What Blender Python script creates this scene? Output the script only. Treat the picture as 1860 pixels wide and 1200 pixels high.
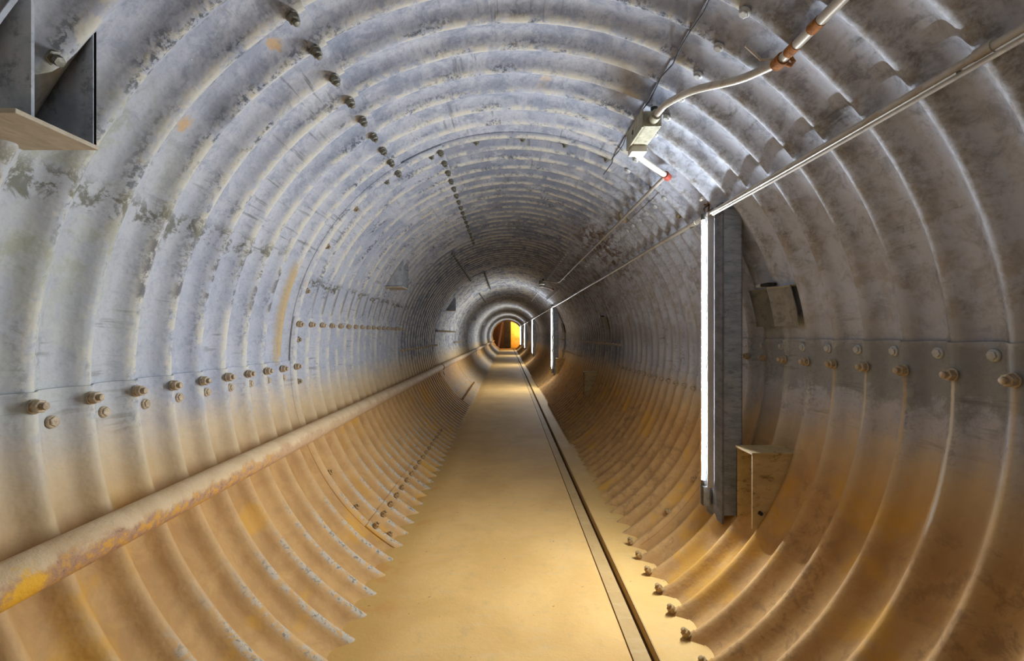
import bpy, math, random
from math import sin, cos, pi, sqrt, atan2, radians
from mathutils import Vector, Matrix
for _o in list(bpy.data.objects): bpy.data.objects.remove(_o, do_unlink=True)
S = bpy.context.scene
COL = S.collection
random.seed(7)

# ------------------------------------------------------------------ camera, world, exposure
CZ = 1.134                                  # eye height above the tunnel floor
cam_d = bpy.data.cameras.new('camera')
cam_d.sensor_width = 36.0
cam_d.lens = 36.0 * 835 / 1860
cam_d.shift_x = 9 / 1860
cam_d.shift_y = 7 / 1860
cam_d.clip_start = 0.02
cam_o = bpy.data.objects.new('camera', cam_d); COL.objects.link(cam_o)
cam_o.location = (0, 0, CZ); cam_o.rotation_euler = (pi / 2, 0, 0)
S.camera = cam_o
w = bpy.data.worlds.new('world'); S.world = w; w.use_nodes = True
w.node_tree.nodes['Background'].inputs[0].default_value = (0.8, 0.85, 1.0, 1)
w.node_tree.nodes['Background'].inputs[1].default_value = 0.0
S.view_settings.view_transform = 'Standard'
S.view_settings.look = 'None'
S.view_settings.gamma = 1.0
S.view_settings.use_curve_mapping = False
S.view_settings.exposure = 2.7
S.cycles.max_bounces = 6
S.cycles.diffuse_bounces = 4
S.cycles.glossy_bounces = 2
S.cycles.adaptive_threshold = 0.03
S.cycles.caustics_reflective = False
S.cycles.caustics_refractive = False
LAMP_COL = (0.85, 0.925, 1.0)
LAMP_STRENGTH = 84.0
LAMP_Y = [2.2, 9.68, 17.16, 24.64, 32.12]
LAMP_BACK_Y = -5.28
LAMP_TURN = radians(64)          # how far the lit half of each tube is turned from facing the viewer to facing the aisle

# ------------------------------------------------------------------ tunnel numbers
CX, CZT = 0.04, 1.002                       # tube axis
PITCH, PH = 0.152, 1.10                     # corrugation pitch, one crest
RLEN = 16 * PITCH
Y_B = 2.44                                  # near edge of ring 0
R_CREST, R_TROUGH = 1.182, 1.220

def rad(y):
    c = ((1 + cos(2 * pi * (y - PH) / PITCH)) / 2) ** 1.9
    return R_TROUGH + (R_CREST - R_TROUGH) * c

def theta_dir(dx, dz, R=1.2):
    """angle on the tube wall hit by a ray from eye height in direction dx, dz"""
    px, pz = -CX, CZ - CZT
    a = dx * dx + dz * dz; b = 2 * (px * dx + pz * dz); c = px * px + pz * pz - R * R
    t = (-b + sqrt(b * b - 4 * a * c)) / (2 * a)
    return atan2(pz + t * dz, px + t * dx)

def wall_pt(th, y, r):
    return Vector((CX + r * cos(th), y, CZT + r * sin(th)))

def in_view(p, m=25):
    if p.y < 0.25: return False
    u = 921 + 835 * p.x / p.y; v = 607 - 835 * (p.z - CZ) / p.y
    return -m < u < 1860 + m and -m < v < 1200 + m

# ------------------------------------------------------------------ node helper
class NT:
    def __init__(s, name):
        s.m = bpy.data.materials.new(name); s.m.use_nodes = True
        s.t = s.m.node_tree; s.t.nodes.clear()
        s.out = s.t.nodes.new('ShaderNodeOutputMaterial')
    def n(s, kind, **kw):
        nd = s.t.nodes.new(kind)
        for k, v in kw.items(): setattr(nd, k, v)
        return nd
    def put(s, sock, v):
        if isinstance(v, bpy.types.NodeSocket): s.t.links.new(v, sock)
        elif isinstance(v, (tuple, list)):
            sock.default_value = tuple(v) + ((1.0,) if len(v) == 3 and sock.type == 'RGBA' else ())
        else: sock.default_value = v
    def math(s, op, a, b=None, c=None, clamp=False):
        nd = s.n('ShaderNodeMath', operation=op, use_clamp=clamp)
        s.put(nd.inputs[0], a)
        if b is not None: s.put(nd.inputs[1], b)
        if c is not None: s.put(nd.inputs[2], c)
        return nd.outputs[0]
    def mul(s, a, b): return s.math('MULTIPLY', a, b)
    def add(s, a, b): return s.math('ADD', a, b)
    def pos(s):
        if not hasattr(s, '_p'):
            s._p = s.n('ShaderNodeNewGeometry').outputs['Position']
            sp = s.n('ShaderNodeSeparateXYZ'); s.put(sp.inputs[0], s._p)
            s.x, s.y, s.z = sp.outputs
        return s._p
    def vec(s, a, b, c):
        nd = s.n('ShaderNodeCombineXYZ')
        for i, v in enumerate((a, b, c)): s.put(nd.inputs[i], v)
        return nd.outputs[0]
    def noise(s, vec, scale, detail=4, rough=0.55, dist=0.0):
        nd = s.n('ShaderNodeTexNoise'); s.put(nd.inputs['Vector'], vec)
        nd.inputs['Scale'].default_value = scale; nd.inputs['Detail'].default_value = detail
        nd.inputs['Roughness'].default_value = rough; nd.inputs['Distortion'].default_value = dist
        return nd.outputs['Fac']
    def step(s, v, lo, hi, a=0.0, b=1.0):
        nd = s.n('ShaderNodeMapRange', interpolation_type='SMOOTHSTEP')
        if lo > hi: lo, hi, a, b = hi, lo, b, a
        s.put(nd.inputs['Value'], v)
        for k, q in zip(('From Min', 'From Max', 'To Min', 'To Max'), (lo, hi, a, b)): s.put(nd.inputs[k], q)
        return nd.outputs[0]
    def mix(s, f, a, b, mode='MIX'):
        nd = s.n('ShaderNodeMix', data_type='RGBA', blend_type=mode)
        s.put(nd.inputs[0], f); s.put(nd.inputs[6], a); s.put(nd.inputs[7], b)
        return nd.outputs[2]
    def band(s, v, lo, hi, soft):
        return s.mul(s.step(v, lo - soft, lo + soft), s.step(v, hi - soft, hi + soft, 1.0, 0.0))
    def finish(s, col, rough=0.6, metal=0.0, bump=None, bstr=0.3, bdist=0.004, spec=0.4):
        b = s.n('ShaderNodeBsdfPrincipled')
        s.put(b.inputs['Base Color'], col); s.put(b.inputs['Roughness'], rough)
        s.put(b.inputs['Metallic'], metal); s.put(b.inputs['Specular IOR Level'], spec)
        if bump is not None:
            bn = s.n('ShaderNodeBump'); bn.inputs['Strength'].default_value = bstr
            bn.inputs['Distance'].default_value = bdist
            s.put(bn.inputs['Height'], bump); s.t.links.new(bn.outputs[0], b.inputs['Normal'])
        s.t.links.new(b.outputs[0], s.out.inputs[0])
        return s.m

# ------------------------------------------------------------------ materials
def plate_material(name, base_a, base_b, warm=0.0):
    t = NT(name); P = t.pos(); x, y, z = t.x, t.y, t.z
    dx = t.add(x, -CX); dz = t.add(z, -CZT)
    arc = t.mul(t.math('ARCTAN2', dz, t.math('ABSOLUTE', dx)), 1.2)
    side = t.step(x, -0.05, 0.05)                    # 0 left, 1 right
    big = t.noise(P, 2.6, 3, 0.6)
    med = t.noise(P, 6.5, 5, 0.68, 0.6)
    mid = t.noise(P, 17.0, 5, 0.72, 0.4)
    fine = t.noise(P, 75.0, 3, 0.7)
    streak = t.noise(t.vec(t.mul(y, 16.0), t.mul(arc, 3.0), side), 1.0, 3, 0.7)
    cross = t.noise(t.vec(t.mul(y, 4.0), t.mul(arc, 34.0), side), 1.0, 3, 0.7)
    crest = t.mul(t.add(t.math('COSINE', t.mul(t.add(y, -PH), 2 * pi / PITCH)), 1.0), 0.5)
    off_c = t.mul(t.add(t.math('COSINE', t.mul(t.add(y, -PH - 0.012), 2 * pi / PITCH)), 1.0), 0.5)
    left = t.step(x, -0.5, -0.6)
    right = t.step(x, 0.6, 0.7)
    col = t.mix(t.step(big, 0.35, 0.65), base_a, base_b)
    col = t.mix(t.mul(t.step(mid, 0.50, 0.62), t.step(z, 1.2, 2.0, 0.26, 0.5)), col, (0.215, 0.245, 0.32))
    col = t.mix(t.mul(t.step(med, 0.47, 0.36), 0.45), col, (0.53, 0.54, 0.57))
    # blue zinc bloom on the roof
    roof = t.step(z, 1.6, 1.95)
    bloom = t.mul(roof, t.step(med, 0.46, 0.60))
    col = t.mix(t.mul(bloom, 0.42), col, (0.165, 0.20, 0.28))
    # dark speckle that hangs on the crests
    spk = t.mul(t.step(streak, 0.49, 0.58), t.step(fine, 0.44, 0.56))
    col = t.mix(t.mul(t.step(fine, 0.50, 0.66), 0.22), col, (0.16, 0.17, 0.20))
    col = t.mix(t.mul(spk, t.mul(t.step(off_c, 0.2, 0.75), t.step(z, 1.15, 1.7, 0.45, 0.9))), col, (0.075, 0.085, 0.11))
    hatch = t.mul(t.step(cross, 0.55, 0.66), t.step(big, 0.50, 0.62))
    col = t.mix(t.mul(hatch, 0.55), col, (0.10, 0.10, 0.085))
    # limey cream dust lying on the crests
    cream = t.mul(t.step(crest, 0.72, 0.97), t.step(t.add(mid, t.mul(big, 0.4)), 0.60, 0.78))
    col = t.mix(t.mul(cream, t.add(0.75, t.mul(right, -0.45))), col, (0.66, 0.61, 0.49))
    rc = t.mul(t.mul(right, t.step(z, 1.0, 1.2)), t.step(crest, 0.35, 0.85))
    col = t.mix(t.mul(rc, 0.6), col, (0.27, 0.235, 0.19))
    nz = t.mul(t.add(mid, -0.5), 0.26)
    zz = t.add(z, nz)
    pale = t.mul(left, t.mul(t.step(y, 1.75, 1.0), t.step(z, 1.9, 1.5)))
    col = t.mix(t.mul(pale, t.step(med, 0.4, 0.62, 0.2, 0.65)), col, (0.55, 0.56, 0.48))
    def stain(mask, colr, k):
        nonlocal col
        col = t.mix(t.mul(mask, k), col, colr)
    blot = t.step(mid, 0.46, 0.56)
    # olive moss low on the left, near the frame edge
    stain(t.mul(t.mul(left, t.step(t.add(med, t.mul(mid, 0.5)), 0.76, 0.90)), t.mul(t.band(z, 1.25, 1.75, 0.1), t.step(y, 1.5, 1.1))), (0.27, 0.27, 0.14), 0.4)
    # run of dark smears a third of the way up the left side
    stain(t.mul(t.mul(left, blot), t.mul(t.band(zz, 1.475, 1.535, 0.02), t.band(y, 0.9, 2.15, 0.1))), (0.13, 0.125, 0.085), 0.8)
    stain(t.mul(t.mul(left, t.step(off_c, 0.55, 0.9)), t.mul(t.band(zz, 1.26, 1.48, 0.03), t.mul(blot, t.band(y, 1.3, 2.3, 0.1)))), (0.10, 0.10, 0.12), 0.85)
    # brown band in one trough beside the lap of the second ring
    stain(t.mul(left, t.mul(t.band(t.add(y, t.mul(nz, 0.12)), 2.285, 2.385, 0.014), t.band(zz, 1.0, 1.48, 0.04))), (0.50, 0.36, 0.17), 0.85)
    # sooty seam low on the left of the second ring
    stain(t.mul(t.mul(left, blot), t.mul(t.band(zz, 1.42, 1.455, 0.012), t.band(y, 2.5, 5.0, 0.1))), (0.10, 0.09, 0.055), 0.9)
    stain(t.mul(t.mul(left, t.step(off_c, 0.6, 0.9)), t.mul(t.band(zz, 1.26, 1.42, 0.02), t.band(y, 2.6, 4.8, 0.1))), (0.12, 0.12, 0.12), 0.7)
    for (sx, sy, sz, r) in ((-0.83, 1.36, 1.78, 0.045), (-0.83, 1.26, 1.605, 0.05), (-0.80, 1.48, 1.70, 0.03)):
        d = t.n('ShaderNodeVectorMath', operation='DISTANCE'); t.put(d.inputs[0], P); t.put(d.inputs[1], (sx, sy, sz))
        stain(t.step(t.add(d.outputs['Value'], t.mul(nz, 0.25)), r * 1.9, r * 0.2), (0.10, 0.11, 0.13), 0.65)
    for (sx, sy, sz, r) in ((-0.66, 1.13, 2.04, 0.022), (-0.685, 1.345, 1.995, 0.02), (-0.94, 1.32, 1.75, 0.022), (0.16, 1.95, 2.185, 0.035)):
        d = t.n('ShaderNodeVectorMath', operation='DISTANCE'); t.put(d.inputs[0], P); t.put(d.inputs[1], (sx, sy, sz))
        stain(t.step(t.add(d.outputs['Value'], t.mul(nz, 0.3)), r * 1.6, r * 0.7), (0.58, 0.36, 0.14), 0.75)
    # greenish scum just under the right-hand lap
    scum = t.mul(right, t.mul(t.band(zz, 0.92, 1.115, 0.03), t.step(y, 2.8, 1.7)))
    stain(scum, (0.21, 0.215, 0.185), 0.6)
    # warm dust film on the right wall
    stain(t.mul(t.mul(right, t.step(med, 0.45, 0.6)), t.mul(t.step(z, 1.05, 1.2), t.step(z, 1.8, 1.4))), (0.50, 0.46, 0.43), 0.35)
    stain(t.mul(t.mul(right, t.step(z, 1.08, 1.3)), t.step(t.add(t.mul(mid, 0.6), t.mul(med, 0.4)), 0.59, 0.44)), (0.58, 0.625, 0.73), 0.66)  # bluish lightening painted in where the right wall gets only weak, warm light
    stain(t.mul(t.mul(right, t.step(z, 1.3, 1.6)), t.mul(t.step(crest, 0.35, 0.8), t.step(fine, 0.44, 0.6))), (0.18, 0.185, 0.19), 0.32)
    # rust around the roof conduit
    rz = t.n('ShaderNodeVectorMath', operation='DISTANCE'); t.put(rz.inputs[0], P); t.put(rz.inputs[1], (0.80, 4.0, 1.90))
    stain(t.mul(t.step(rz.outputs['Value'], 0.6, 0.1), blot), (0.15, 0.09, 0.055), 0.8)
    # --- silt: grey plate gives way to dried mud towards the floor
    mz = t.add(z, t.mul(t.add(med, -0.5), 0.24))
    mz = t.add(mz, t.mul(crest, 0.035))
    sand = t.mix(t.step(med, 0.38, 0.62), (0.60, 0.46, 0.28), (0.54, 0.385, 0.20))
    clay = t.mix(t.step(med, 0.35, 0.64), (0.56, 0.325, 0.12), (0.45, 0.245, 0.085))
    clay = t.mix(t.mul(t.step(crest, 0.5, 1.0), t.add(0.5, t.mul(right, -0.35))), clay, (0.66, 0.43, 0.20))
    clay = t.mix(t.mul(t.step(mid, 0.44, 0.60), 0.22), clay, (0.36, 0.22, 0.10))
    clay = t.mix(t.mul(t.step(t.add(big, t.mul(mid, 0.25)), 0.67, 0.76), 0.65), clay, (0.64, 0.33, 0.045))
    clay = t.mix(t.mul(t.mul(t.step(mid, 0.50, 0.62), t.step(big, 0.56, 0.46)), t.mul(side, 0.5)), clay, (0.26, 0.145, 0.06))
    hi = t.add(0.985, t.mul(right, -0.03))
    m1 = t.n('ShaderNodeMapRange', interpolation_type='SMOOTHSTEP')
    t.put(m1.inputs['Value'], mz); t.put(m1.inputs['From Min'], t.add(hi, -0.25)); t.put(m1.inputs['From Max'], hi)
    m1.inputs['To Min'].default_value = 1.0; m1.inputs['To Max'].default_value = 0.0
    m1 = m1.outputs[0]
    col = t.mix(t.mul(m1, 0.94), col, sand)
    col = t.mix(t.step(mz, 0.82, 0.54), col, clay)
    # drip trails below the bolts of the right-hand lap
    for (yc, w, zl, c, k) in ((1.252, 0.0045, 0.60, (0.80, 0.74, 0.64), 0.8), (1.556, 0.004, 0.80, (0.72, 0.62, 0.46), 0.6), (1.404, 0.007, 0.70, (0.62, 0.42, 0.18), 0.45), (1.10, 0.008, 0.62, (0.62, 0.42, 0.18), 0.4), (1.708, 0.006, 0.85, (0.62, 0.42, 0.18), 0.5)):
        stain(t.mul(right, t.mul(t.band(t.add(y, t.mul(nz, 0.04)), yc - w, yc + w, 0.003), t.band(z, zl, 1.015, 0.03))), c, k)
    # bright worn zinc on the lowest crests
    worn = t.mul(t.mul(t.step(crest, 0.80, 0.95), t.step(x, -0.35, -0.45)), t.mul(t.step(mz, 0.44, 0.24), t.step(mid, 0.42, 0.52)))
    col = t.mix(t.mul(worn, 0.62), col, (0.48, 0.48, 0.42))
    col = t.mix(t.mul(t.mul(worn, t.step(fine, 0.52, 0.62)), 0.8), col, (0.15, 0.15, 0.13))
    bump = t.add(t.noise(P, 17.0, 2, 0.6), t.mul(t.noise(P, 75.0, 1), 0.35))
    return t.finish(col, rough=0.68, bump=bump, bstr=0.45, bdist=0.006, spec=0.22)

M = {}
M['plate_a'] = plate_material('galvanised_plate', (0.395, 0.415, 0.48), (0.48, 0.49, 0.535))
M['plate_b'] = plate_material('galvanised_plate_dull_dimmed', (0.23, 0.245, 0.295), (0.31, 0.32, 0.36))  # dull zinc, darkened further to put the dimness between lamps into the colour

def floor_material(name, a, b, edge=True):
    t = NT(name); P = t.pos(); x, y, z = t.x, t.y, t.z
    n1 = t.noise(P, 2.4, 6, 0.65, 0.5); n2 = t.noise(P, 14.0, 5, 0.7); n3 = t.noise(P, 90.0, 3, 0.7)
    col = t.mix(t.step(n1, 0.33, 0.68), a, b)
    col = t.mix(t.mul(t.step(n2, 0.52, 0.68), 0.35), col, (0.50, 0.345, 0.15))
    lines = t.noise(t.vec(t.mul(x, 5.0), t.mul(y, 26.0), 0.0), 1.0, 4, 0.7)
    col = t.mix(t.mul(t.step(lines, 0.52, 0.7), 0.25), col, (0.62, 0.48, 0.28))
    if edge:
        e = t.step(t.add(x, t.mul(t.add(n2, -0.5), 0.16)), -0.40, -0.54)
        col = t.mix(t.mul(e, 0.75), col, (0.58, 0.35, 0.10))
        o = t.mul(e, t.step(t.noise(P, 6.0, 3), 0.55, 0.66))
        col = t.mix(t.mul(o, 0.5), col, (0.60, 0.27, 0.07))
    spot = t.step(t.noise(P, 34.0, 2), 0.715, 0.76)
    col = t.mix(t.mul(spot, 0.7), col, (0.24, 0.15, 0.06))
    return t.finish(col, rough=0.75, bump=t.add(t.mul(n2, 0.6), t.mul(n3, 0.3)), bstr=0.4, bdist=0.006, spec=0.25)
M['floor'] = floor_material('silty_floor', (0.66, 0.39, 0.125), (0.76, 0.47, 0.165))
M['sand'] = floor_material('packed_sand', (0.66, 0.40, 0.125), (0.72, 0.46, 0.16), edge=False)
M['strip'] = floor_material('floor_strip', (0.46, 0.29, 0.11), (0.54, 0.35, 0.14), edge=False)

def simple(name, a, b, rough=0.6, metal=0.0, scale=20.0, dark=None, dk=0.5, bstr=0.3, spec=0.4, stretch=None):
    t = NT(name); P = t.pos()
    V = P if stretch is None else t.vec(t.mul(t.x, stretch[0]), t.mul(t.y, stretch[1]), t.mul(t.z, stretch[2]))
    n = t.noise(V, scale, 5, 0.65)
    col = t.mix(t.step(n, 0.35, 0.65), a, b)
    if dark is not None:
        col = t.mix(t.mul(t.step(t.noise(V, scale * 1.7, 5, 0.75), 0.52, 0.66), dk), col, dark)
    return t.finish(col, rough, metal, n, bstr, 0.004, spec)
M['nut_rusty'] = simple('rusty_zinc_nut', (0.26, 0.20, 0.12), (0.42, 0.33, 0.20), 0.55, 0.2, 60)
M['nut_dusty'] = simple('dusty_nut', (0.40, 0.30, 0.19), (0.56, 0.45, 0.31), 0.6, 0.1, 60, (0.18, 0.12, 0.06))
M['nut_dark'] = simple('dark_nut', (0.13, 0.12, 0.09), (0.25, 0.235, 0.18), 0.5, 0.3, 60)
M['nut_pale'] = simple('pale_zinc_nut', (0.46, 0.46, 0.44), (0.58, 0.58, 0.56), 0.55, 0.1, 60)
M['nut_mud'] = simple('muddy_nut', (0.30, 0.19, 0.08), (0.50, 0.33, 0.14), 0.8, 0.0, 60)
M['bracket'] = simple('bracket_steel', (0.30, 0.33, 0.37), (0.47, 0.48, 0.50), 0.55, 0.1, 14, (0.12, 0.13, 0.15), 0.6)
M['bracket_tan'] = simple('dusty_bracket_steel', (0.46, 0.39, 0.29), (0.58, 0.49, 0.36), 0.65, 0.0, 9, (0.33, 0.27, 0.18), 0.5, stretch=(3, 1, 1))
M['bracket_mud'] = simple('muddy_bracket_steel', (0.56, 0.42, 0.20), (0.46, 0.34, 0.16), 0.7, 0.0, 10, (0.13, 0.09, 0.03), 0.75, stretch=(1, 1, 2.2))
M['post'] = simple('post_zinc', (0.27, 0.31, 0.37), (0.40, 0.44, 0.50), 0.45, 0.25, 9, (0.12, 0.14, 0.18), 0.6, stretch=(1.2, 1.2, 4.5))
M['post_front'] = simple('post_zinc_darkened', (0.14, 0.145, 0.16), (0.20, 0.205, 0.22), 0.7, 0.0, 9, (0.06, 0.065, 0.08), 0.5, spec=0.15, stretch=(1, 1, 3))  # post zinc darkened so parts beside the lit tube don't burn out
M['fixture'] = simple('lamp_enamel', (0.52, 0.52, 0.52), (0.58, 0.58, 0.58), 0.4, 0.0, 12)
M['cap'] = simple('lamp_cap_dark', (0.06, 0.06, 0.06), (0.12, 0.11, 0.10), 0.35, 0.3, 20)
M['conduit'] = simple('conduit_dusty', (0.50, 0.45, 0.37), (0.60, 0.56, 0.49), 0.45, 0.15, 8, (0.36, 0.22, 0.11), 0.5, stretch=(3, 1, 3))
M['cable'] = simple('cable_grey', (0.40, 0.36, 0.30), (0.52, 0.47, 0.40), 0.6, 0.0, 10, (0.25, 0.22, 0.18), 0.5)
M['cable_dark'] = simple('cable_dark', (0.03, 0.03, 0.035), (0.06, 0.06, 0.06), 0.6, 0.0, 30)
M['rust'] = simple('bright_rust', (0.42, 0.16, 0.035), (0.22, 0.075, 0.02), 0.85, 0.0, 60, (0.60, 0.29, 0.06), 0.6)
M['red_cap'] = simple('red_cap', (0.42, 0.06, 0.03), (0.30, 0.05, 0.03), 0.5, 0.0, 30)
M['box'] = simple('olive_junction_box', (0.30, 0.285, 0.20), (0.42, 0.39, 0.28), 0.6, 0.1, 25, (0.10, 0.09, 0.05), 0.6)
M['cream'] = simple('cream_pipe', (0.62, 0.57, 0.46), (0.70, 0.66, 0.57), 0.5, 0.0, 20)
M['black'] = simple('black_rubber', (0.012, 0.012, 0.012), (0.02, 0.02, 0.02), 0.6, 0.0, 30)
M['groove'] = simple('groove_dark', (0.085, 0.045, 0.018), (0.13, 0.07, 0.03), 0.9, 0.0, 20)  # very dark brown for the bottom of the floor groove
M['wood_dark'] = simple('dark_timber', (0.055, 0.024, 0.012), (0.11, 0.048, 0.022), 0.6, 0.0, 5, (0.05, 0.02, 0.01), 0.5, stretch=(6, 6, 0.8))
M['wood_light'] = simple('pale_timber', (0.74, 0.56, 0.42), (0.80, 0.62, 0.48), 0.6, 0.0, 6)
M['door_black'] = simple('blackened_door', (0.035, 0.03, 0.025), (0.06, 0.055, 0.045), 0.5, 0.0, 4)
M['wall_ochre'] = simple('ochre_plaster', (0.80, 0.52, 0.10), (0.86, 0.66, 0.24), 0.8, 0.0, 1.3, (0.72, 0.28, 0.03), 0.9)

def pipe_material():
    t = NT('rusty_water_pipe'); P = t.pos(); x, y, z = t.x, t.y, t.z
    n = t.noise(P, 9.0, 6, 0.7, 0.4); n2 = t.noise(P, 38.0, 5, 0.75)
    col = t.mix(t.step(n, 0.35, 0.65), (0.58, 0.40, 0.22), (0.66, 0.48, 0.28))
    # scale on the underside / aisle side
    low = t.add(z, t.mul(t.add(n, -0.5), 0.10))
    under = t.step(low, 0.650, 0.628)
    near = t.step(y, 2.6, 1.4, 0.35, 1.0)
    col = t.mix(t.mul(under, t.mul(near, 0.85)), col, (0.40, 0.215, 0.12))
    fl = t.mul(t.mul(under, t.step(n2, 0.47, 0.58)), t.band(t.add(y, t.mul(n, 0.2)), 1.05, 2.05, 0.12))
    col = t.mix(t.mul(fl, 0.9), col, (0.66, 0.34, 0.055))
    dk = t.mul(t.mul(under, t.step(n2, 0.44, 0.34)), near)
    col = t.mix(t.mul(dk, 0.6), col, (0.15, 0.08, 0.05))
    d = t.n('ShaderNodeVectorMath', operation='DISTANCE'); t.put(d.inputs[0], P); t.put(d.inputs[1], (-0.985, 0.93, 0.61))
    col = t.mix(t.mul(t.step(t.add(d.outputs['Value'], t.mul(t.add(n2, -0.5), 0.08)), 0.055, 0.03), 0.95), col, (0.80, 0.42, 0.03))
    return t.finish(col, rough=0.75, bump=t.add(n2, t.mul(n, 0.6)), bstr=0.6, bdist=0.006, spec=0.25)
M['pipe'] = pipe_material()

def emit(name, col, k):
    t = NT(name); e = t.n('ShaderNodeEmission')
    e.inputs[0].default_value = tuple(col) + (1,); e.inputs[1].default_value = k
    t.t.links.new(e.outputs[0], t.out.inputs[0]); return t.m
M['tube'] = emit('lit_tube', LAMP_COL, LAMP_STRENGTH)
M['bulb'] = emit('warm_bulb', (1.0, 0.62, 0.22), 330.0)

# ------------------------------------------------------------------ mesh helper
class MB:
    def __init__(s): s.v = []; s.f = []; s.sm = []
    def raw(s, vs, fs, smooth=False):
        o = len(s.v); s.v += [tuple(p) for p in vs]
        s.f += [tuple(i + o for i in f) for f in fs]; s.sm += [smooth] * len(fs); return s
    def box(s, x0, x1, y0, y1, z0, z1, M4=None, bev=0.0):
        b = min(bev, abs(x1 - x0) * .45, abs(y1 - y0) * .45, abs(z1 - z0) * .45)
        if b <= 0:
            vs = [Vector((x, y, z)) for z in (z0, z1) for y in (y0, y1) for x in (x0, x1)]
            fs = [(0, 2, 3, 1), (4, 5, 7, 6), (0, 1, 5, 4), (2, 6, 7, 3), (0, 4, 6, 2), (1, 3, 7, 5)]
        else:
            import bmesh
            bm = bmesh.new(); bmesh.ops.create_cube(bm, size=1)
            for v in bm.verts:
                v.co = Vector(((x0 + x1) / 2 + v.co.x * (x1 - x0), (y0 + y1) / 2 + v.co.y * (y1 - y0), (z0 + z1) / 2 + v.co.z * (z1 - z0)))
            bmesh.ops.bevel(bm, geom=list(bm.edges), offset=b, segments=2, affect='EDGES', profile=0.6)
            bm.verts.index_update()
            vs = [v.co.copy() for v in bm.verts]; fs = [tuple(v.index for v in f.verts) for f in bm.faces]; bm.free()
        if M4 is not None: vs = [M4 @ v for v in vs]
        return s.raw(vs, fs)
    def prism(s, pts, y0, y1):
        """polygon in x,z extruded along y"""
        n = len(pts)
        vs = [Vector((p[0], y0, p[1])) for p in pts] + [Vector((p[0], y1, p[1])) for p in pts]
        fs = [tuple(range(n)), tuple(range(2 * n - 1, n - 1, -1))]
        fs += [(i, i + n, (i + 1) % n + n, (i + 1) % n) for i in range(n)]
        return s.raw(vs, fs)
    def tube(s, pts, r, seg=12, cap=True):
        """smooth tube through points; r a number or one per point"""
        pts = [Vector(p) for p in pts]; n = len(pts)
        rs = [r] * n if not isinstance(r, (list, tuple)) else list(r)
        vs = []; up = Vector((0, 0, 1))
        t0 = (pts[1] - pts[0]).normalized()
        if abs(t0.dot(up)) > 0.95: up = Vector((1, 0, 0))
        u = t0.cross(up).normalized()
        for i, p in enumerate(pts):
            t = (pts[min(i + 1, n - 1)] - pts[max(i - 1, 0)]).normalized()
            u = (u - t * u.dot(t)).normalized(); v = t.cross(u)
            for k in range(seg):
                a = 2 * pi * k / seg
                vs.append(p + (u * cos(a) + v * sin(a)) * rs[i])
        fs = [(i * seg + k, i * seg + (k + 1) % seg, (i + 1) * seg + (k + 1) % seg, (i + 1) * seg + k) for i in range(n - 1) for k in range(seg)]
        s.raw(vs, fs, True)
        if cap:
            s.raw(vs[:seg], [tuple(range(seg - 1, -1, -1))]); s.raw(vs[-seg:], [tuple(range(seg))])
        return s
    def lathe(s, prof, seg, M4, smooth=True, off=0.0):
        """profile [(r, h)] about local z"""
        vs = [M4 @ Vector((r * cos(2 * pi * k / seg + off), r * sin(2 * pi * k / seg + off), h)) for r, h in prof for k in range(seg)]
        n = len(prof)
        fs = [(i * seg + k, i * seg + (k + 1) % seg, (i + 1) * seg + (k + 1) % seg, (i + 1) * seg + k) for i in range(n - 1) for k in range(seg)]
        fs.append(tuple(range((n - 1) * seg, n * seg)))
        return s.raw(vs, fs, smooth)
    def mesh(s, name, mat):
        me = bpy.data.meshes.new(name); me.from_pydata(s.v, [], s.f); me.materials.append(mat)
        me.polygons.foreach_set('use_smooth', s.sm); me.update(); return me
    def build(s, name, mat, parent=None, loc=None):
        return link(name, s.mesh(name, mat), parent, loc)

def link(name, me, parent=None, loc=None):
    o = bpy.data.objects.new(name, me); COL.objects.link(o)
    if parent is not None: o.parent = parent
    if loc is not None: o.location = loc
    return o
def tag(o, label=None, cat=None, group=None, kind=None):
    for k, v in (('label', label), ('category', cat), ('group', group), ('kind', kind)):
        if v: o[k] = v
    return o
def empty(name, loc):
    o = bpy.data.objects.new(name, None); COL.objects.link(o); o.location = loc; o.empty_display_size = 0.1; return o
def kids(o): return [c for c in list(bpy.data.objects) if c.parent is o]
def copy_tree(o, parent=None, loc=None):
    c = o.copy(); COL.objects.link(c)
    if parent is not None: c.parent = parent
    if loc is not None: c.location = loc
    for ch in kids(o): copy_tree(ch, c)
    return c
def curve_pts(ps, n=6):
    """Catmull-Rom through ps"""
    ps = [Vector(p) for p in ps]; out = []
    for i in range(len(ps) - 1):
        p0, p1, p2, p3 = ps[max(i - 1, 0)], ps[i], ps[i + 1], ps[min(i + 2, len(ps) - 1)]
        for k in range(n):
            t = k / n
            out.append(0.5 * ((2 * p1) + (p2 - p0) * t + (2 * p0 - 5 * p1 + 4 * p2 - p3) * t * t + (3 * p1 - p0 - 3 * p2 + p3) * t ** 3))
    out.append(ps[-1]); return out

# ------------------------------------------------------------------ corrugated plates
def T(dx, dz): return theta_dir(dx, dz)
def norm2(a): return a if a > -pi / 2 else a + 2 * pi      # from straight down, anticlockwise
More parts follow.
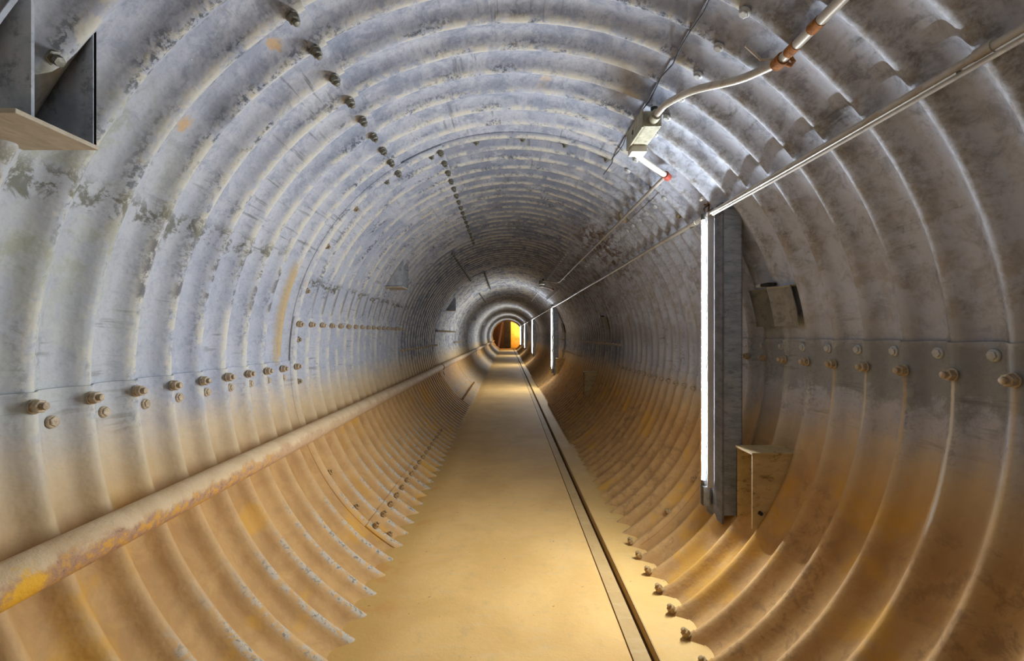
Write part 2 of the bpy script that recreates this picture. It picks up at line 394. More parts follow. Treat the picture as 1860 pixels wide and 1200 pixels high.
# seams as (edge angle, first bolt row angle, second row or None)
SA = dict(ll=(T(-1, -.120), T(-1, -.150), T(-1, -.193)), ul=(T(-.62, 1), T(-.675, 1), None),
          ur=(T(.60, 1), T(.735, 1), None), rr=(T(1, -.016), T(1, -.088), T(1, -.044)), lr=(T(.635, -1), T(.60, -1), None))
SB = dict(ll=(T(-1, .085), T(-1, .053), None), ul=(T(-.345, 1), T(-.365, 1), None),
          ur=(T(1, .93), T(1, .867), None), rr=(T(1, -.215), T(1, -.285), None), lr=(T(-.74, -1), T(-.69, -1), None))
LAP = 0.055
BOT = -pi / 2

def plate_mesh(name, th0, th1, roff, lod, mat, ylap=True):
    """ring-local y from 0; wall angle th0..th1; rim strips give the sheet its 5 mm edge"""
    if lod == 0: ny, dth = 14, radians(1.2)
    elif lod == 1: ny, dth = 10, radians(2.0)
    else: ny, dth = 6, radians(3.0)
    nth = max(2, int(round((th1 - th0) / dth)))
    ys = [i * PITCH / ny for i in range(int(ny * 16.4) + 1)]
    ths = [th0 + (th1 - th0) * j / nth for j in range(nth + 1)]
    vs = []; nY, nT = len(ys), len(ths)
    for y in ys:
        r = rad(y + Y_B) + roff + (-0.0015 + 0.0035 * y / RLEN)
        for th in ths:
            rr = r + 0.0012 * sin(th * 9 + 3.1 * y) * sin(y * 5 + th * 3)
            vs.append((CX + rr * cos(th), y, CZT + rr * sin(th)))
    fs = [(i * nT + j, (i + 1) * nT + j, (i + 1) * nT + j + 1, i * nT + j + 1) for i in range(nY - 1) for j in range(nT - 1)]
    mb = MB(); mb.raw(vs, fs, True)
    def rim(ids):
        a = [Vector(vs[i]) for i in ids]
        b = []
        for p in a:
            d = Vector((p.x - CX, 0, p.z - CZT)).normalized(); b.append(p + d * 0.005)
        n = len(a); mb.raw(a + b, [(i, i + 1, i + 1 + n, i + n) for i in range(n - 1)])
    rim([j for j in range(nT)]); rim([i * nT for i in range(nY)]); rim([i * nT + nT - 1 for i in range(nY)])
    return mb.mesh(name, mat)

def ring_specs(kind):
    """(object name, from, to, radial offset)"""
    s = SA if kind == 'A' else SB
    g = {k: [None if a is None else norm2(a) for a in v] for k, v in s.items()}
    lap = LAP / 1.2
    if kind == 'A':
        return [('wall_lower_right', BOT - 0.05, g['lr'][0], -0.013),
                ('wall_right_lower', g['lr'][0] - lap, g['rr'][0], -0.009),
                ('wall_right', g['rr'][0] - lap * 1.6, g['ur'][0], -0.002),
                ('ceiling', g['ur'][0] - lap, g['ul'][0] + lap, 0.006),
                ('wall_left', g['ul'][0], g['ll'][0] + lap, -0.002),
                ('wall_lower_left', g['ll'][0], BOT + 2 * pi + 0.05, -0.010)]
    return [('wall_right_lower', BOT - 0.05, g['rr'][0], -0.009),
            ('wall_right', g['rr'][0] - lap, g['ur'][0], -0.002),
            ('ceiling', g['ur'][0] - lap, g['ul'][0] + lap, 0.006),
            ('wall_left', g['ul'][0], g['ll'][0] + lap, -0.002),
            ('wall_left_lower', g['ll'][0], g['lr'][0] + lap, -0.009),
            ('wall_lower_left', g['lr'][0], BOT + 2 * pi + 0.05, -0.015)]

# bolt meshes, local +z pointing into the tunnel
def nut_parts(tall=True):
    I = Matrix.Identity(4)
    a = MB(); b = MB()
    if tall:
        a.lathe([(0.0215, 0), (0.0215, 0.003), (0.012, 0.004)], 16, I)                       # washer
        a.lathe([(0.0105, 0.0), (0.0105, 0.040), (0.0085, 0.0425), (0.0, 0.0425)], 12, I)    # thread end
        for h in (0.031, 0.034, 0.037, 0.040): a.lathe([(0.0098, h), (0.0112, h + 0.001), (0.0098, h + 0.002)], 12, I)
        b.lathe([(0.0185, 0.003), (0.0195, 0.005), (0.0195, 0.025), (0.0165, 0.0275), (0.009, 0.0275)], 6, I, smooth=False)
    else:
        a.lathe([(0.020, 0), (0.0195, 0.006), (0.016, 0.010), (0.0, 0.0115)], 16, I)
        b.lathe([(0.0150, 0.009), (0.0150, 0.016), (0.012, 0.0175), (0.0, 0.0175)], 6, I, smooth=False)
    return a, b
BM = {}
for key, mat, tall in (('rusty', 'nut_rusty', 1), ('dusty', 'nut_dusty', 1), ('dark', 'nut_dark', 1), ('pale', 'nut_pale', 0), ('mud', 'nut_mud', 1), ('palemud', 'nut_dusty', 0)):
    a, b = nut_parts(tall)
    BM[key] = (a.mesh('bolt', M[mat]), b.mesh('nut', M[mat]))
    c = MB(); c.raw(a.v, a.f); c.raw(b.v, b.f); BM[key + '1'] = c.mesh('bolt', M[mat])

def add_bolt(plate, y_ring, yl, th, roff, key, detailed, nut_rot=0.0):
    """yl ring-local y"""
    r = rad(yl + Y_B) + roff - 0.001
    p = wall_pt(th, yl, r)
    if not in_view(p + Vector((0, y_ring, 0))): return
    zax = Vector((-cos(th), 0, -sin(th))); yax = Vector((0, 1, 0)); xax = yax.cross(zax)
    m = Matrix((xax, yax, zax)).transposed().to_4x4() @ Matrix.Rotation(random.uniform(0, 1.0), 4, 'Z')
    m = m @ Matrix.Rotation(random.uniform(-.06, .06), 4, 'X')
    m = m @ Matrix.Scale(0.85, 4) @ Matrix.Scale(0.78, 4, (0, 0, 1)); m.translation = p
    if detailed:
        o = link('bolt', BM[key][0], plate); o.matrix_local = m
        n = link('nut', BM[key][1], o)
    else:
        o = link('bolt', BM[key + '1'], plate); o.matrix_local = m

ordinal = {-1: 'nearest', 0: 'second', 1: 'third', 2: 'fourth', 3: 'fifth', 4: 'sixth', 5: 'seventh', 6: 'eighth', 7: 'ninth', 8: 'tenth', 9: 'eleventh', 10: 'twelfth', 11: 'thirteenth', 12: 'fourteenth', 13: 'last'}
pl_word = {'ceiling': 'roof plate', 'wall_left': 'left wall plate', 'wall_right': 'right wall plate', 'wall_lower_right': 'low plate at the right floor edge',
           'wall_lower_left': 'lower left plate', 'wall_right_lower': 'lower right wall plate', 'wall_left_lower': 'lower left wall plate under the bolted lap'}
cache = {}
CREST0 = (PH - Y_B) % PITCH          # first crest, ring-local
TR0 = (CREST0 + PITCH / 2) % PITCH
for k in range(-4, 14):
    kind = 'A' if k % 2 else 'B'
    yr = Y_B + k * RLEN
    lod = 0 if k in (-1, 0) else (1 if k == 1 else 2)
    plates = {}
    for (nm, a, b, ro) in ring_specs(kind):
        key = (nm, kind, lod)
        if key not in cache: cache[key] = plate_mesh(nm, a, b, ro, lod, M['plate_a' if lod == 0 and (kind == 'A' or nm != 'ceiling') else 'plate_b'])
        o = link(nm, cache[key], None, (0, yr, 0)); plates[nm] = (o, ro, a, b)
        if k < -1: tag(o, 'corrugated zinc %s behind the camera' % pl_word[nm], 'tunnel plate', kind='structure')
        else: tag(o, 'corrugated galvanised %s of the %s tunnel ring' % (pl_word[nm], ordinal[k]), 'tunnel plate', kind='structure')
    if k < -1 or k > 3: continue
    det = k == -1
    s = SA if kind == 'A' else SB
    crests = [CREST0 + i * PITCH for i in range(17) if 0.02 < CREST0 + i * PITCH < RLEN + 0.05]
    troughs = [TR0 + i * PITCH for i in range(17) if 0.02 < TR0 + i * PITCH < RLEN]
    def row(nm, ys, th, key, step=1):
        o, ro, a, b = plates[nm]
        for y in ys[::step]: add_bolt(o, yr, y, th, ro, key, det)
    if kind == 'A':
        row('wall_lower_left', crests, s['ll'][1], 'dusty'); row('wall_lower_left', troughs, s['ll'][2], 'palemud')
        row('wall_left', crests, s['ul'][1], 'dark')
        row('wall_right', crests, s['ur'][1], 'pale')
        row('wall_right_lower', crests, s['rr'][1], 'dusty'); row('wall_right_lower', troughs, s['rr'][2], 'pale')
        row('wall_lower_right', [c for c in crests], s['lr'][1], 'mud')
    else:
        row('wall_left_lower', crests, s['ll'][1], 'dusty')
        row('wall_left', crests, s['ul'][1], 'dark')
        row('wall_right', crests, s['ur'][1], 'pale')
        row('wall_right_lower', crests, s['rr'][1], 'dusty')
        row('wall_lower_left', crests, s['lr'][1], 'mud')
    # bolts round the circumferential lap
    yc = min(c for c in troughs if c > 0.06)
    th = BOT + 0.35
    while th < BOT + 2 * pi - 0.35:
        for nm, (o, ro, a, b) in plates.items():
            if a + 0.06 < th < b - 0.02:
                z = CZT + 1.2 * sin(th)
                add_bolt(o, yr, yc, th + random.uniform(-.02, .02), ro, 'mud' if z < 0.75 else ('dark' if z > 1.9 else 'rusty'), False)
                break
        th += radians(12.2)

# ------------------------------------------------------------------ floor
def strip_mesh(x0, x1, z, y0, y1, nx, amp, zb=-0.05, skew=0.0):
    ys = [y0]
    while ys[-1] < y1 - 1e-4:
        d = 0.06 if 0.5 < ys[-1] < 8 else 0.4
        ys.append(min(y1, ys[-1] + d))
    xs = [x0 + (x1 - x0) * i / nx for i in range(nx + 1)]
    vs = []
    for y in ys:
        for i, xx in enumerate(xs):
            e = 0 if i in (0, nx) else 1
            h = amp * e * (sin(xx * 7 + y * 1.9) * 0.5 + sin(xx * 17 - y * 6.3 + 1) * 0.3 + sin(y * 11 + xx * 3) * 0.2)
            vs.append((xx, y, z + h + skew * (xx - x0)))
    nX = nx + 1; nY = len(ys)
    fs = [(i * nX + j, i * nX + j + 1, (i + 1) * nX + j + 1, (i + 1) * nX + j) for i in range(nY - 1) for j in range(nx)]
    mb = MB(); mb.raw(vs, fs, True)
    for j in (0, nx):
        a = [Vector(vs[i * nX + j]) for i in range(nY)]; b = [Vector((p.x, p.y, zb)) for p in a]
        q = [(i, i + 1, i + 1 + nY, i + nY) for i in range(nY - 1)]
        mb.raw(a + b, q)
    return mb
Y0, Y1 = -7.2, 36.45
fl = strip_mesh(-0.68, 0.436, 0.0, Y0, Y1, 36, 0.0035).build('floor', M['floor'])
tag(fl, 'flat tan silt-covered walkway running down the middle of the tunnel', 'floor', kind='structure')
fs_ = strip_mesh(0.526, 0.74, 0.002, Y0, Y1, 10, 0.004, skew=0.012).build('floor', M['sand'])
tag(fs_, 'narrow strip of packed sand right of the dark floor groove', 'floor', kind='structure')
tr = strip_mesh(0.440, 0.500, 0.0045, Y0, Y1, 2, 0.0).build('trim_1', M['strip'])
tag(tr, 'raised edging strip between walkway and dark groove', 'floor trim', kind='structure')
g = MB(); g.box(0.495, 0.53, Y0, Y1, -0.055, -0.030)
tag(g.build('trim_2', M['groove']), 'bottom of the narrow dark groove along the floor', 'floor trim', kind='structure')
g = MB(); g.box(0.5275, 0.5325, Y0, Y1, -0.04, 0.0085)
tag(g.build('trim_3', M['strip']), 'thin steel lip on the sand side of the floor groove', 'floor trim', kind='structure')
mb = MB(); mb.box(-1.3, 1.4, Y0 - 0.1, Y0 - 0.04, -0.3, 2.4)
tag(mb.build('wall_back', M['bracket']), 'steel bulkhead closing the tunnel behind the camera', 'wall', kind='structure')

# ------------------------------------------------------------------ water pipe on the left wall
PX, PZ, PR = -1.018, CZ - 0.509, 0.046
root = empty('water_pipe', (PX, 0, PZ))
tag(root, 'thick rusty steel pipe running along the lower left wall', 'pipe')
pts = []; rs = []; y = -1.2
while y < 36.2:
    pts.append((0.003 * sin(y * 1.3), y, 0.003 * sin(y * 0.9 + 1))); rs.append(PR); y += 0.25 if y < 8 else 1.0
MB().tube(pts, rs, 28).build('pipe', M['pipe'], root)
def hook(y):
    m = MB(); n = 14
    ps = []
    for i in range(n + 1):
        a = radians(200) - radians(250) * i / n
        ps.append((cos(a) * (PR + 0.006), y, sin(a) * (PR + 0.006)))
    ps = [(-0.14, y, -0.03)] + ps
    m.tube(ps, 0.007, 8); m.tube([(0.03, y, -0.055), (0.055, y, -0.12)], 0.007, 8)
    m.build('pipe_hook', M['nut_dusty'], root)
for y in (7.1, 14.6, 22.1): hook(y)

# ------------------------------------------------------------------ right-hand conduit with its cable
CDX, CDZ = 0.957, CZ + 0.566
root = empty('wall_conduit', (CDX, 0, CDZ))
tag(root, 'thin straight conduit running high along the right wall past the lamps', 'conduit')
MB().tube([(0, -1.2 + i * 0.5, 0.002 * sin(i)) for i in range(76)], 0.0115, 14).build('pipe', M['conduit'], root)
for y in (0.9, 2.32, 4.2, 6.2, 9.2, 13, 17.4, 21, 25):
    MB().tube([(0, y, 0), (0, y + 0.035, 0)], 0.0145, 14).build('coupling', M['conduit'], root)
    th = theta_dir(.957, .566)
    m = MB(); m.tube([(-0.006, y + .07, -0.014), (0.016, y + .07, -0.004), (0.020, y + .07, 0.02), (0.085 * 1.0, y + .07, 0.06)], 0.004, 8)
    m.build('clip', M['nut_dark'], root)
root = empty('thin_cable', (CDX, 0, CDZ))
root.location = (CDX - 0.014, 0, CDZ - 0.018)
tag(root, 'slack pale cable hanging just below the right wall conduit', 'cable')
ps = []; y = -1.2
while y < 2.2:
    ps.append((0.003 * sin(y * 2), y, -0.007 * abs(sin((y + 0.1) * 1.4)))); y += 0.1
MB().tube(ps, 0.0055, 10).build('cable', M['cable'], root)

# ------------------------------------------------------------------ roof conduit, junction box and links
GX, GZ = 0.772, CZ + 0.772
root = empty('roof_conduit', (GX, 0, GZ))
tag(root, 'rust-spotted conduit crossing the top right corner of the roof', 'conduit')
MB().tube([(0, -1.0, 0), (0, 0.2, 0.002), (0, 0.8, 0), (0, 1.30, 0)], 0.0135, 16).build('pipe', M['conduit'], root)
MB().tube([(0, 1.13, 0), (0, 1.165, 0)], 0.0150, 16).build('rust_patch', M['rust'], root)
MB().tube([(0, 1.225, 0), (0, 1.262, 0)], 0.0148, 16).build('rust_patch', M['rust'], root)
m = MB(); m.tube([(0, 1.285, 0), (0, 1.318, 0)], 0.0185, 14)
m.build('coupling', M['rust'], root)
m = MB()
m.tube([(0.0, 1.30, 0.0), (0.03, 1.30, -0.012), (0.045, 1.31, 0.005), (0.03, 1.31, 0.025)], 0.006, 8)
m.build('hook', M['rust'], root)
root = empty('flexible_conduit', (0.772, 1.31, CZ + .772))
tag(root, 'curved beige conduit bending from the rusty joint to the junction box', 'conduit')
def L(p, o): return tuple(p[i] - o[i] for i in range(3))
O = (0.772, 1.31, CZ + .772)
cp = curve_pts([(0.772, 1.305, CZ + .772), (0.755, 1.35, CZ + .778), (0.713, 1.42, CZ + .786), (0.629, 1.55, CZ + .822), (0.588, 1.68, CZ + .845), (0.576, 1.72, CZ + .842), (0.572, 1.753, CZ + .840)])
MB().tube([L(p, O) for p in cp], 0.0125, 14).build('pipe', M['conduit'], root)
MB().tube([L(p, O) for p in cp[:9]], 0.006, 8)
m = MB(); m.tube([L((0.775, 1.31, CZ + .785), O), L((0.74, 1.34, CZ + .800), O), L((0.69, 1.33, CZ + .835), O)], 0.004, 8)
m.build('tie_wire', M['conduit'], root)

def junction(y, label, linklabel):
    r = empty('junction_box', (0.572, y, CZ + 0.845))
    tag(r, label, 'junction box', 'roof junction boxes')
    MB().box(-0.040, 0.034, -0.075, 0.150, -0.034, 0.030, bev=0.010).build('body', M['box'], r)
    MB().box(-0.0475, -0.040, -0.080, 0.155, -0.039, 0.034, bev=0.003).build('lid', M['box'], r)
    MB().tube([(0.0, -0.115, -0.004), (0.0, -0.07, -0.004)], 0.021, 16).build('hub', M['box'], r)
    MB().tube([(-0.049, 0.05, -0.002), (-0.0468, 0.05, -0.002)], 0.010, 14).build('knockout', M['black'], r)  # flat black disc painting the dark inside of an open hole
    MB().tube([(0.012, -0.045, 0.03), (0.012, -0.045, 0.055)], 0.014, 12).build('stud', M['black'], r)
    MB().box(-0.038, 0.030, 0.10, 0.165, -0.062, -0.030, bev=0.006).build('cable_gland', M['cream'], r)
    e = empty('elbow_pipe', (0.569, y + 0.165, CZ + 0.815))
    tag(e, linklabel, 'pipe', 'roof elbow pipes')
    MB().tube(curve_pts([(0.0, -0.01, 0.0), (0.012, 0.03, -0.006), (0.10, 0.12, -0.020), (0.205, 0.205, -0.041)]), 0.0135, 14).build('pipe', M['cream'], e)
    MB().tube([(0.197, 0.195, -0.040), (0.222, 0.222, -0.046)], 0.018, 14).build('elbow_cap', M['red_cap'], e)
junction(1.87, 'olive metal junction box hanging near the roof above the first lamp', 'short cream pipe with a red end joining junction box to roof conduit')
junction(7.5, 'dark junction box far down the roof before the second lamp', 'short pipe beside the far junction box in the darker roof')
root = empty('branch_conduit', (GX, 2.24, GZ))
tag(root, 'thin grey conduit leading away from the red elbow along the upper right roof', 'conduit')
MB().tube([(0, 0.0, 0)] + [(0.002 * sin(i), 0.5 + i * 0.5, 0) for i in range(8)] + curve_pts([(0, 4.45, 0), (-0.03, 4.70, 0.012), (-0.15, 4.95, 0.062), (-0.195, 5.12, 0.070)], 4), 0.0095, 12).build('pipe', M['cable'], root)
for y in (0.9, 1.5, 2.6, 4.2): MB().box(-0.006, 0.05, y, y + 0.03, -0.003, 0.06, Matrix.Identity(4)).build('strap', M['nut_dusty'], root)
thw = theta_dir(.603, 1)  # dark strand put in for the shadowed gap of the roof seam
ps = []
for i in range(22):
    y = 0.9 + i * 0.082
    ps.append(wall_pt(thw + 0.004 * sin(i * 2.2) + random.uniform(-.002, .002), y, 1.166 + 0.004 * sin(i * 1.7)))
tag(MB().tube(ps, 0.0026, 6).build('seam_shadow', M['cable_dark']), 'thin black strand standing for the shadowed gap of the roof seam beside the junction box', 'seam_shadow')

# ------------------------------------------------------------------ lamps and posts
LZ0, LZ1 = 0.441, 1.679
def make_post():
    r = empty('lamp_post', (0, 0, 0.25))
    zb, zt = 0.27 - 0.25, 1.735 - 0.25
    x0, x1, y0, y1 = 0.977, 1.070, -0.110, 0.055
    m = MB(); m.box(x0 + 0.006, x1, y0, y0 + 0.006, zb + 0.04, zt - 0.03); m.build('web', M['post'], r)
    m = MB(); m.box(x0, x0 + 0.006, y0, y1, zb, zt, bev=0.002); m.build('front_flange', M['post_front'], r)
    m = MB(); m.box(x1 - 0.005, x1, y0, y1, zb + 0.06, zt - 0.06); m.build('rear_flange', M['post'], r)
    m = MB(); m.box(x0 - 0.002, x0 + 0.008, y0 - 0.0035, y0 + 0.008, zb + 0.003, zt - .002, bev=0.002); m.build('edge_lip', M['post_front'], r)
    m = MB(); m.box(x0 - 0.002, x0 + 0.030, y1 - 0.006, y1, zb, zt); m.build('rear_lip', M['bracket'], r)
    return r
def make_lamp():
    r = empty('tube_lamp', (0.944, 0, 0.36))
    zo = 0.36
    # a tube with a lit front half (towards the aisle, this way) and an opaque metal back half
    def half(a0, a1, rr, n=12):
        vs = [(rr * cos(a0 + (a1 - a0) * i / n), rr * sin(a0 + (a1 - a0) * i / n), zz) for zz in (LZ0 - zo, LZ1 - zo) for i in range(n + 1)]
        q = MB(); q.raw(vs, [(i, i + 1, i + n + 2, i + n + 1) for i in range(n)], True); return q
    ac = -pi / 2 - LAMP_TURN
    half(ac - radians(62), ac + radians(62), 0.0112).build('lit_tube', M['tube'], r)
    bk = half(ac + radians(62), ac + radians(298), 0.0113, 10); bk.build('tube_back', M['post_front'], r)
    m = MB(); m.box(0.019, 0.0305, -0.016, 0.016, LZ0 - zo - 0.115, LZ1 - zo + 0.045, bev=0.005); m.build('batten', M['post_front'], r)
    m = MB(); m.box(-0.001, 0.0305, -0.036, -0.033, LZ0 - zo - 0.03, LZ1 - zo + 0.03); m.build('added_side_shade', M['fixture'], r)  # added fin that keeps tube light off the post flange and right wall
    for a, b in ((LZ0 - zo - 0.028, LZ0 - zo), (LZ1 - zo, LZ1 - zo + 0.028)):
        m = MB(); m.tube([(0, 0, a), (0, 0, b)], 0.0150, 16); m.box(0.0, 0.022, -0.010, 0.010, a, b); m.build('tube_holder', M['cap'], r)
    m = MB(); m.box(-0.013, 0.020, -0.020, 0.020, LZ0 - zo - 0.122, LZ0 - zo - 0.028, bev=0.004); m.build('ballast_end', M['bracket'], r)
    m = MB(); m.box(-0.016, -0.013, -0.020, 0.004, LZ0 - zo - 0.118, LZ0 - zo - 0.028); m.build('dark_edge', M['cap'], r)
    zt = LZ1 - zo + 0.028
    m = MB(); m.tube(curve_pts([(0.0, 0, zt), (-0.003, -0.01, zt + 0.03), (0.012, -0.02, zt + 0.055), (0.004, -0.025, zt + 0.095), (0.02, 0.0, zt + 0.115), (0.028, 0.01, zt + 0.06), (0.02, 0.01, zt + 0.0)]), 0.0045, 10)
    m.build('lead', M['rust'], r)
    m = MB(); m.tube([(-0.018, -0.03, zt + 0.070), (-0.018, -0.005, zt + 0.070)], 0.009, 14); m.build('plug', M['cream'], r)
    m = MB(); m.tube(curve_pts([(0.004, -0.01, zt - .01), (-0.012, -0.02, zt + 0.02), (0.012, -0.02, zt + 0.04), (-0.006, -0.01, zt + .045)]), 0.0035, 8)
    m.build('hanging_wire', M['cable_dark'], r)
    return r
posts0 = make_post(); lamp0 = make_lamp()
words = ['nearest', 'second', 'third', 'fourth', 'farthest']
for i, y in enumerate(LAMP_Y + [LAMP_BACK_Y]):
    p = posts0 if i == 0 else copy_tree(posts0)
    l = lamp0 if i == 0 else copy_tree(lamp0)
    p.location.y = y; l.location.y = y
    if i < 5:
        tag(p, 'zinc channel post behind the %s lit tube lamp' % words[i], 'post', 'posts carrying the tube lamps')
        tag(l, ['large glowing white vertical tube lamp on the right, nearest of the row', 'second glowing vertical tube lamp down the tunnel, about a quarter as tall',
                'third glowing vertical tube lamp, a short thin line deep in the tunnel', 'fourth vertical tube lamp, small and left of the third',
                'farthest tiny vertical tube lamp just before the tunnel end'][i], 'lamp', 'vertical tube lamps on the right wall')
    else:
        tag(p, 'zinc channel post behind the camera', 'post', 'posts carrying the tube lamps')
        tag(l, 'glowing vertical tube lamp behind the camera', 'lamp', 'vertical tube lamps on the right wall')

# ------------------------------------------------------------------ wedge brackets on the walls
def wall_x(z, left, r=1.205):
    d = sqrt(max(0, r * r - (z - CZT) ** 2)); return CX - d if left else CX + d
def wedge(y0, y1, zs, ze, xin, left, plate_z, mats, label, group, flip=False):
    """plate (shelf) at plate_z, gussets filling from the shelf towards ze between the wall and xin"""
    r = empty('wedge_bracket', (xin, y0, plate_z))
    tag(r, label, 'bracket', group)
    ox, oy, oz = xin, y0, plate_z
    sg = 1 if left else -1
    zs2 = [plate_z + (ze - plate_z) * i / 10 for i in range(11)]
    poly = []
    for z in zs2:
        wx = wall_x(z, left)
        if (left and wx < xin) or (not left and wx > xin): poly.append((wx, z))
    poly = [(xin, plate_z)] + poly + ([(xin, zs2[-1])] if len(poly) == 11 else [(xin, poly[-1][1] + (zs2[1] - zs2[0]) * .7)])
    poly = [(p[0] - ox, p[1] - oz) for p in poly]
    for yy in (y0, y1 - 0.006):
        MB().prism(poly, yy - oy, yy - oy + 0.006).build('gusset', M[mats[0]], r)
    wx = wall_x(plate_z, left)
    a, b = sorted((xin - sg * -0.003 - ox, wx - ox))
    t = 0.009 if not flip else -0.009
    z0, z1 = sorted((-t, 0.0))
    MB().box(a, b, -0.03 if not flip else -0.004, y1 - y0 + 0.003, z0, z1, bev=0.0015).build('shelf_plate', M[mats[1]], r)
    # lip along the inner edge of the far gusset
    m = MB(); m.box(*(sorted((0.0, -sg * 0.016))), y1 - y0 - 0.008, y1 - y0, *sorted((0.0, (poly[-1][1]))), bev=0.0)
    m.build('flange', M[mats[0]], r)
    return r
LZs = CZ + 0.404
def left_w(y1, label, d=0.14): return wedge(y1 - d, y1, LZs, LZs + 0.26, -0.880, True, LZs, ('bracket', 'bracket_tan'), label, 'steel wedge brackets on the left wall')
w0 = left_w(0.985, 'steel wedge bracket cut by the left frame edge near the top corner', 0.135)
th = T(-824, 504); p = wall_pt(th, 0, 1.19); p.y = 835 * abs(p.x) / 824
m = MB(); m.lathe([(0.017, 0), (0.017, 0.006), (0.011, 0.007), (0.011, 0.018), (0.0, 0.019)], 6, Matrix.Translation(p - Vector(w0.location)) @ Vector((0, 0, 1)).rotation_difference(Vector((-cos(th), 0, -sin(th)))).to_matrix().to_4x4(), smooth=False)
m.build('nut', M['nut_dark'], w0)
left_w(4.10, 'small triangular wedge bracket on the upper left wall, its underside pale tan', 0.2)
left_w(7.9, 'dark arched wedge bracket on the left wall at the bright second lamp ring')
left_w(13.2, 'tiny dark wedge bracket on the left wall just before the third lamp')
left_w(19.3, 'tiniest dark wedge bracket deep on the left wall')
RZs = CZ - 0.49
def right_w(y0, label, d=0.13): return wedge(y0, y0 + d, RZs, RZs - 0.30, 0.997, False, RZs, ('bracket_mud', 'bracket_mud'), label, 'muddy wedge brackets low on the right wall', flip=True)
rw = right_w(1.868, 'muddy yellow wedge bracket low on the right wall beside the lamp post')
MB().tube([(0.03, -0.012, -0.235), (0.03, 0.0, -0.235)], 0.008, 10).build('stud', M['black'], rw)
right_w(5.9, 'muddy wedge bracket low on the dark right wall between first and second lamp')
right_w(9.25, 'small wedge bracket low on the right wall beside the second lamp post')

# bracket with curved face standing proud of the right wall, at eye level
def patch(y0, label):
    r = empty('wall_cover', (1.17, y0, CZ + 0.04)); o = (1.17, y0, CZ + 0.04)
    tag(r, label, 'cover', 'sheet covers on the right wall')
    n = 44; d = 0.30; vs = []; zz = [CZ + 0.035 + 0.170 * j / 8 for j in range(9)]
    for i in range(n + 1):
        y = y0 + d * i / n
        for z in zz:
            rr = rad(y) - 0.034
            vs.append(Vector((CX + sqrt(rr * rr - (z - CZT) ** 2), y, z)) - Vector(o))
    fs = [(i * 9 + j, (i + 1) * 9 + j, (i + 1) * 9 + j + 1, i * 9 + j + 1) for i in range(n) for j in range(8)]
    m = MB(); m.raw(vs, fs, True)
    back = [v + Vector((0.004, 0, 0)) for v in vs]
    m.raw(back, [f[::-1] for f in fs], True)
    e = [j for j in range(9)]
    m.raw([vs[j] for j in e] + [back[j] for j in e], [(j, j + 1, j + 10, j + 9) for j in range(8)])
    m.build('sheet', M['cover'], r)
    m = MB()
    top = [vs[i * 9 + 8] for i in range(n + 1)]
    tt = top + [p + Vector((0.075, 0, 0.004)) for p in top]
    N = n + 1
    m.raw(tt + [p + Vector((0, 0, -0.005)) for p in tt], [(i, i + 1, i + 1 + N, i + N) for i in range(n)] + [(i + 2 * N, i + N * 3, i + 1 + N * 3, i + 1 + 2 * N) for i in range(n)] + [(i, i + 2 * N, i + 1 + 2 * N, i + 1) for i in range(n)] + [(0, N, 3 * N, 2 * N)])
    m.build('top_flange', M['cover_edge'], r)
    x = wall_x(CZ + .21, False, 1.16) - o[0]
    MB().box(x - 0.02, x + 0.02, 0.09, 0.15, 0.172, 0.185, bev=0.004).build('knob', M['black'], r)
    MB().box(x - 0.02, x + 0.02, 0.155, 0.19, 0.170, 0.185, bev=0.004).build('clamp', M['nut_pale'], r)
    return r
M['cover'] = simple('cover_steel', (0.24, 0.23, 0.20), (0.33, 0.315, 0.27), 0.6, 0.1, 14, (0.12, 0.11, 0.09), 0.6)
M['cover_edge'] = simple('cover_edge_olive', (0.42, 0.36, 0.20), (0.34, 0.29, 0.17), 0.6, 0.0, 14)
patch(1.90, 'small corrugated sheet cover with black knob on the right wall beside the lamp post')
patch(5.45, 'small dark-edged sheet cover on the right wall before the second lamp')
patch(9.45, 'tiny sheet cover on the right wall behind the second lamp post')

# ------------------------------------------------------------------ timber room at the far end
Y2 = Y1 + 0.02
def st(mb, name, mat, lab): return tag(mb.build(name, M[mat]), lab, 'wall' if 'wall' in name else 'floor', kind='structure')
m = MB(); m.box(-2.0, 2.1, Y2, Y2 + 3.2, -0.2, -0.02); st(m, 'floor', 'wood_dark', 'dark floor of the room beyond the tunnel')
m = MB(); m.box(-2.0, 2.1, Y2, Y2 + 3.2, 2.5, 2.6); tag(st(m, 'ceiling', 'wood_dark', 'dark ceiling of the room beyond the tunnel'), cat='ceiling')
m = MB(); m.box(-2.0, 0.32, Y2 + 2.4, Y2 + 2.5, -0.02, 2.5); st(m, 'wall_far', 'wood_dark', 'dark brown board wall at the far end of the tunnel')
m = MB(); m.box(0.32, 2.1, Y2 + 2.9, Y2 + 3.0, -0.02, 2.5); st(m, 'wall_far', 'wall_ochre', 'glowing orange and yellow wall at the far end of the tunnel')
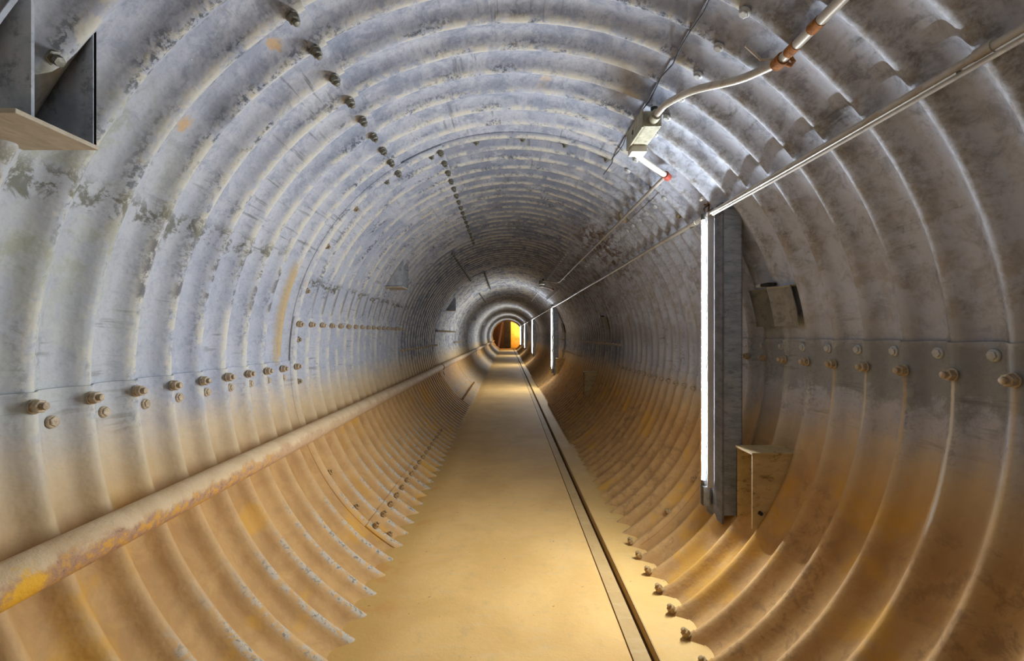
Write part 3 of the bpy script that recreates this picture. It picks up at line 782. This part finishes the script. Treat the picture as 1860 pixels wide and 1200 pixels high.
m = MB(); m.box(-2.1, -2.0, Y2, Y2 + 3.2, -0.2, 2.6); st(m, 'wall_far_left', 'wood_dark', 'dark left side wall of the far room')
m = MB(); m.box(2.1, 2.2, Y2, Y2 + 3.2, -0.2, 2.6); st(m, 'wall_far_right', 'wall_ochre', 'orange right side wall of the far room')
# collar closing the room around the tube mouth
n = 40; vs = []
for i in range(n):
    a = 2 * pi * i / n
    vs.append((CX + 1.185 * cos(a), Y2, CZT + 1.185 * sin(a)))
for i in range(n):
    a = 2 * pi * i / n
    vs.append((CX + 3.2 * cos(a), Y2, CZT + 3.2 * sin(a)))
m = MB(); m.raw(vs, [(i, (i + 1) % n, (i + 1) % n + n, i + n) for i in range(n)])
m.raw([(v[0], v[1] + 0.06, v[2]) for v in vs], [(i, i + n, (i + 1) % n + n, (i + 1) % n) for i in range(n)])
st(m, 'wall_mouth', 'wood_dark', 'end wall around the tunnel mouth, facing the far room')
m = MB(); m.box(-0.24, 0.30, Y2 + 1.9, Y2 + 1.96, -0.02, 2.2, bev=0.01)
r = m.build('door_leaf', M['door_black']); tag(r, 'black door leaf standing open in the middle of the far room', 'door')
MB().box(-0.18, -0.15, Y2 + 1.86, Y2 + 1.9, 0.9, 1.1, bev=0.005).build('handle', M['nut_dark'], r)
m = MB(); m.prism([(-0.80, 0.0), (-0.64, 0.0), (-0.26, 2.3), (-0.42, 2.3)], Y2 + 1.2, Y2 + 1.3)
tag(m.build('timber_brace', M['wood_light']), 'pale slanting timber leaning beside the black door at the far end', 'timber')
r = empty('bulb_lamp', (1.35, Y2 + 1.7, 2.5)); tag(r, 'bare warm bulb hung in the far room, hidden right of the tunnel mouth', 'lamp')
MB().tube([(0, 0, 0), (0, 0, -0.4)], 0.008, 8).build('cord', M['cable_dark'], r)
MB().lathe([(0.012, 0), (0.02, -0.03), (0.05, -0.08), (0.05, -0.11), (0.03, -0.15), (0.0, -0.155)], 14, Matrix.Translation((0, 0, -0.4))).build('bulb', M['bulb'], r)
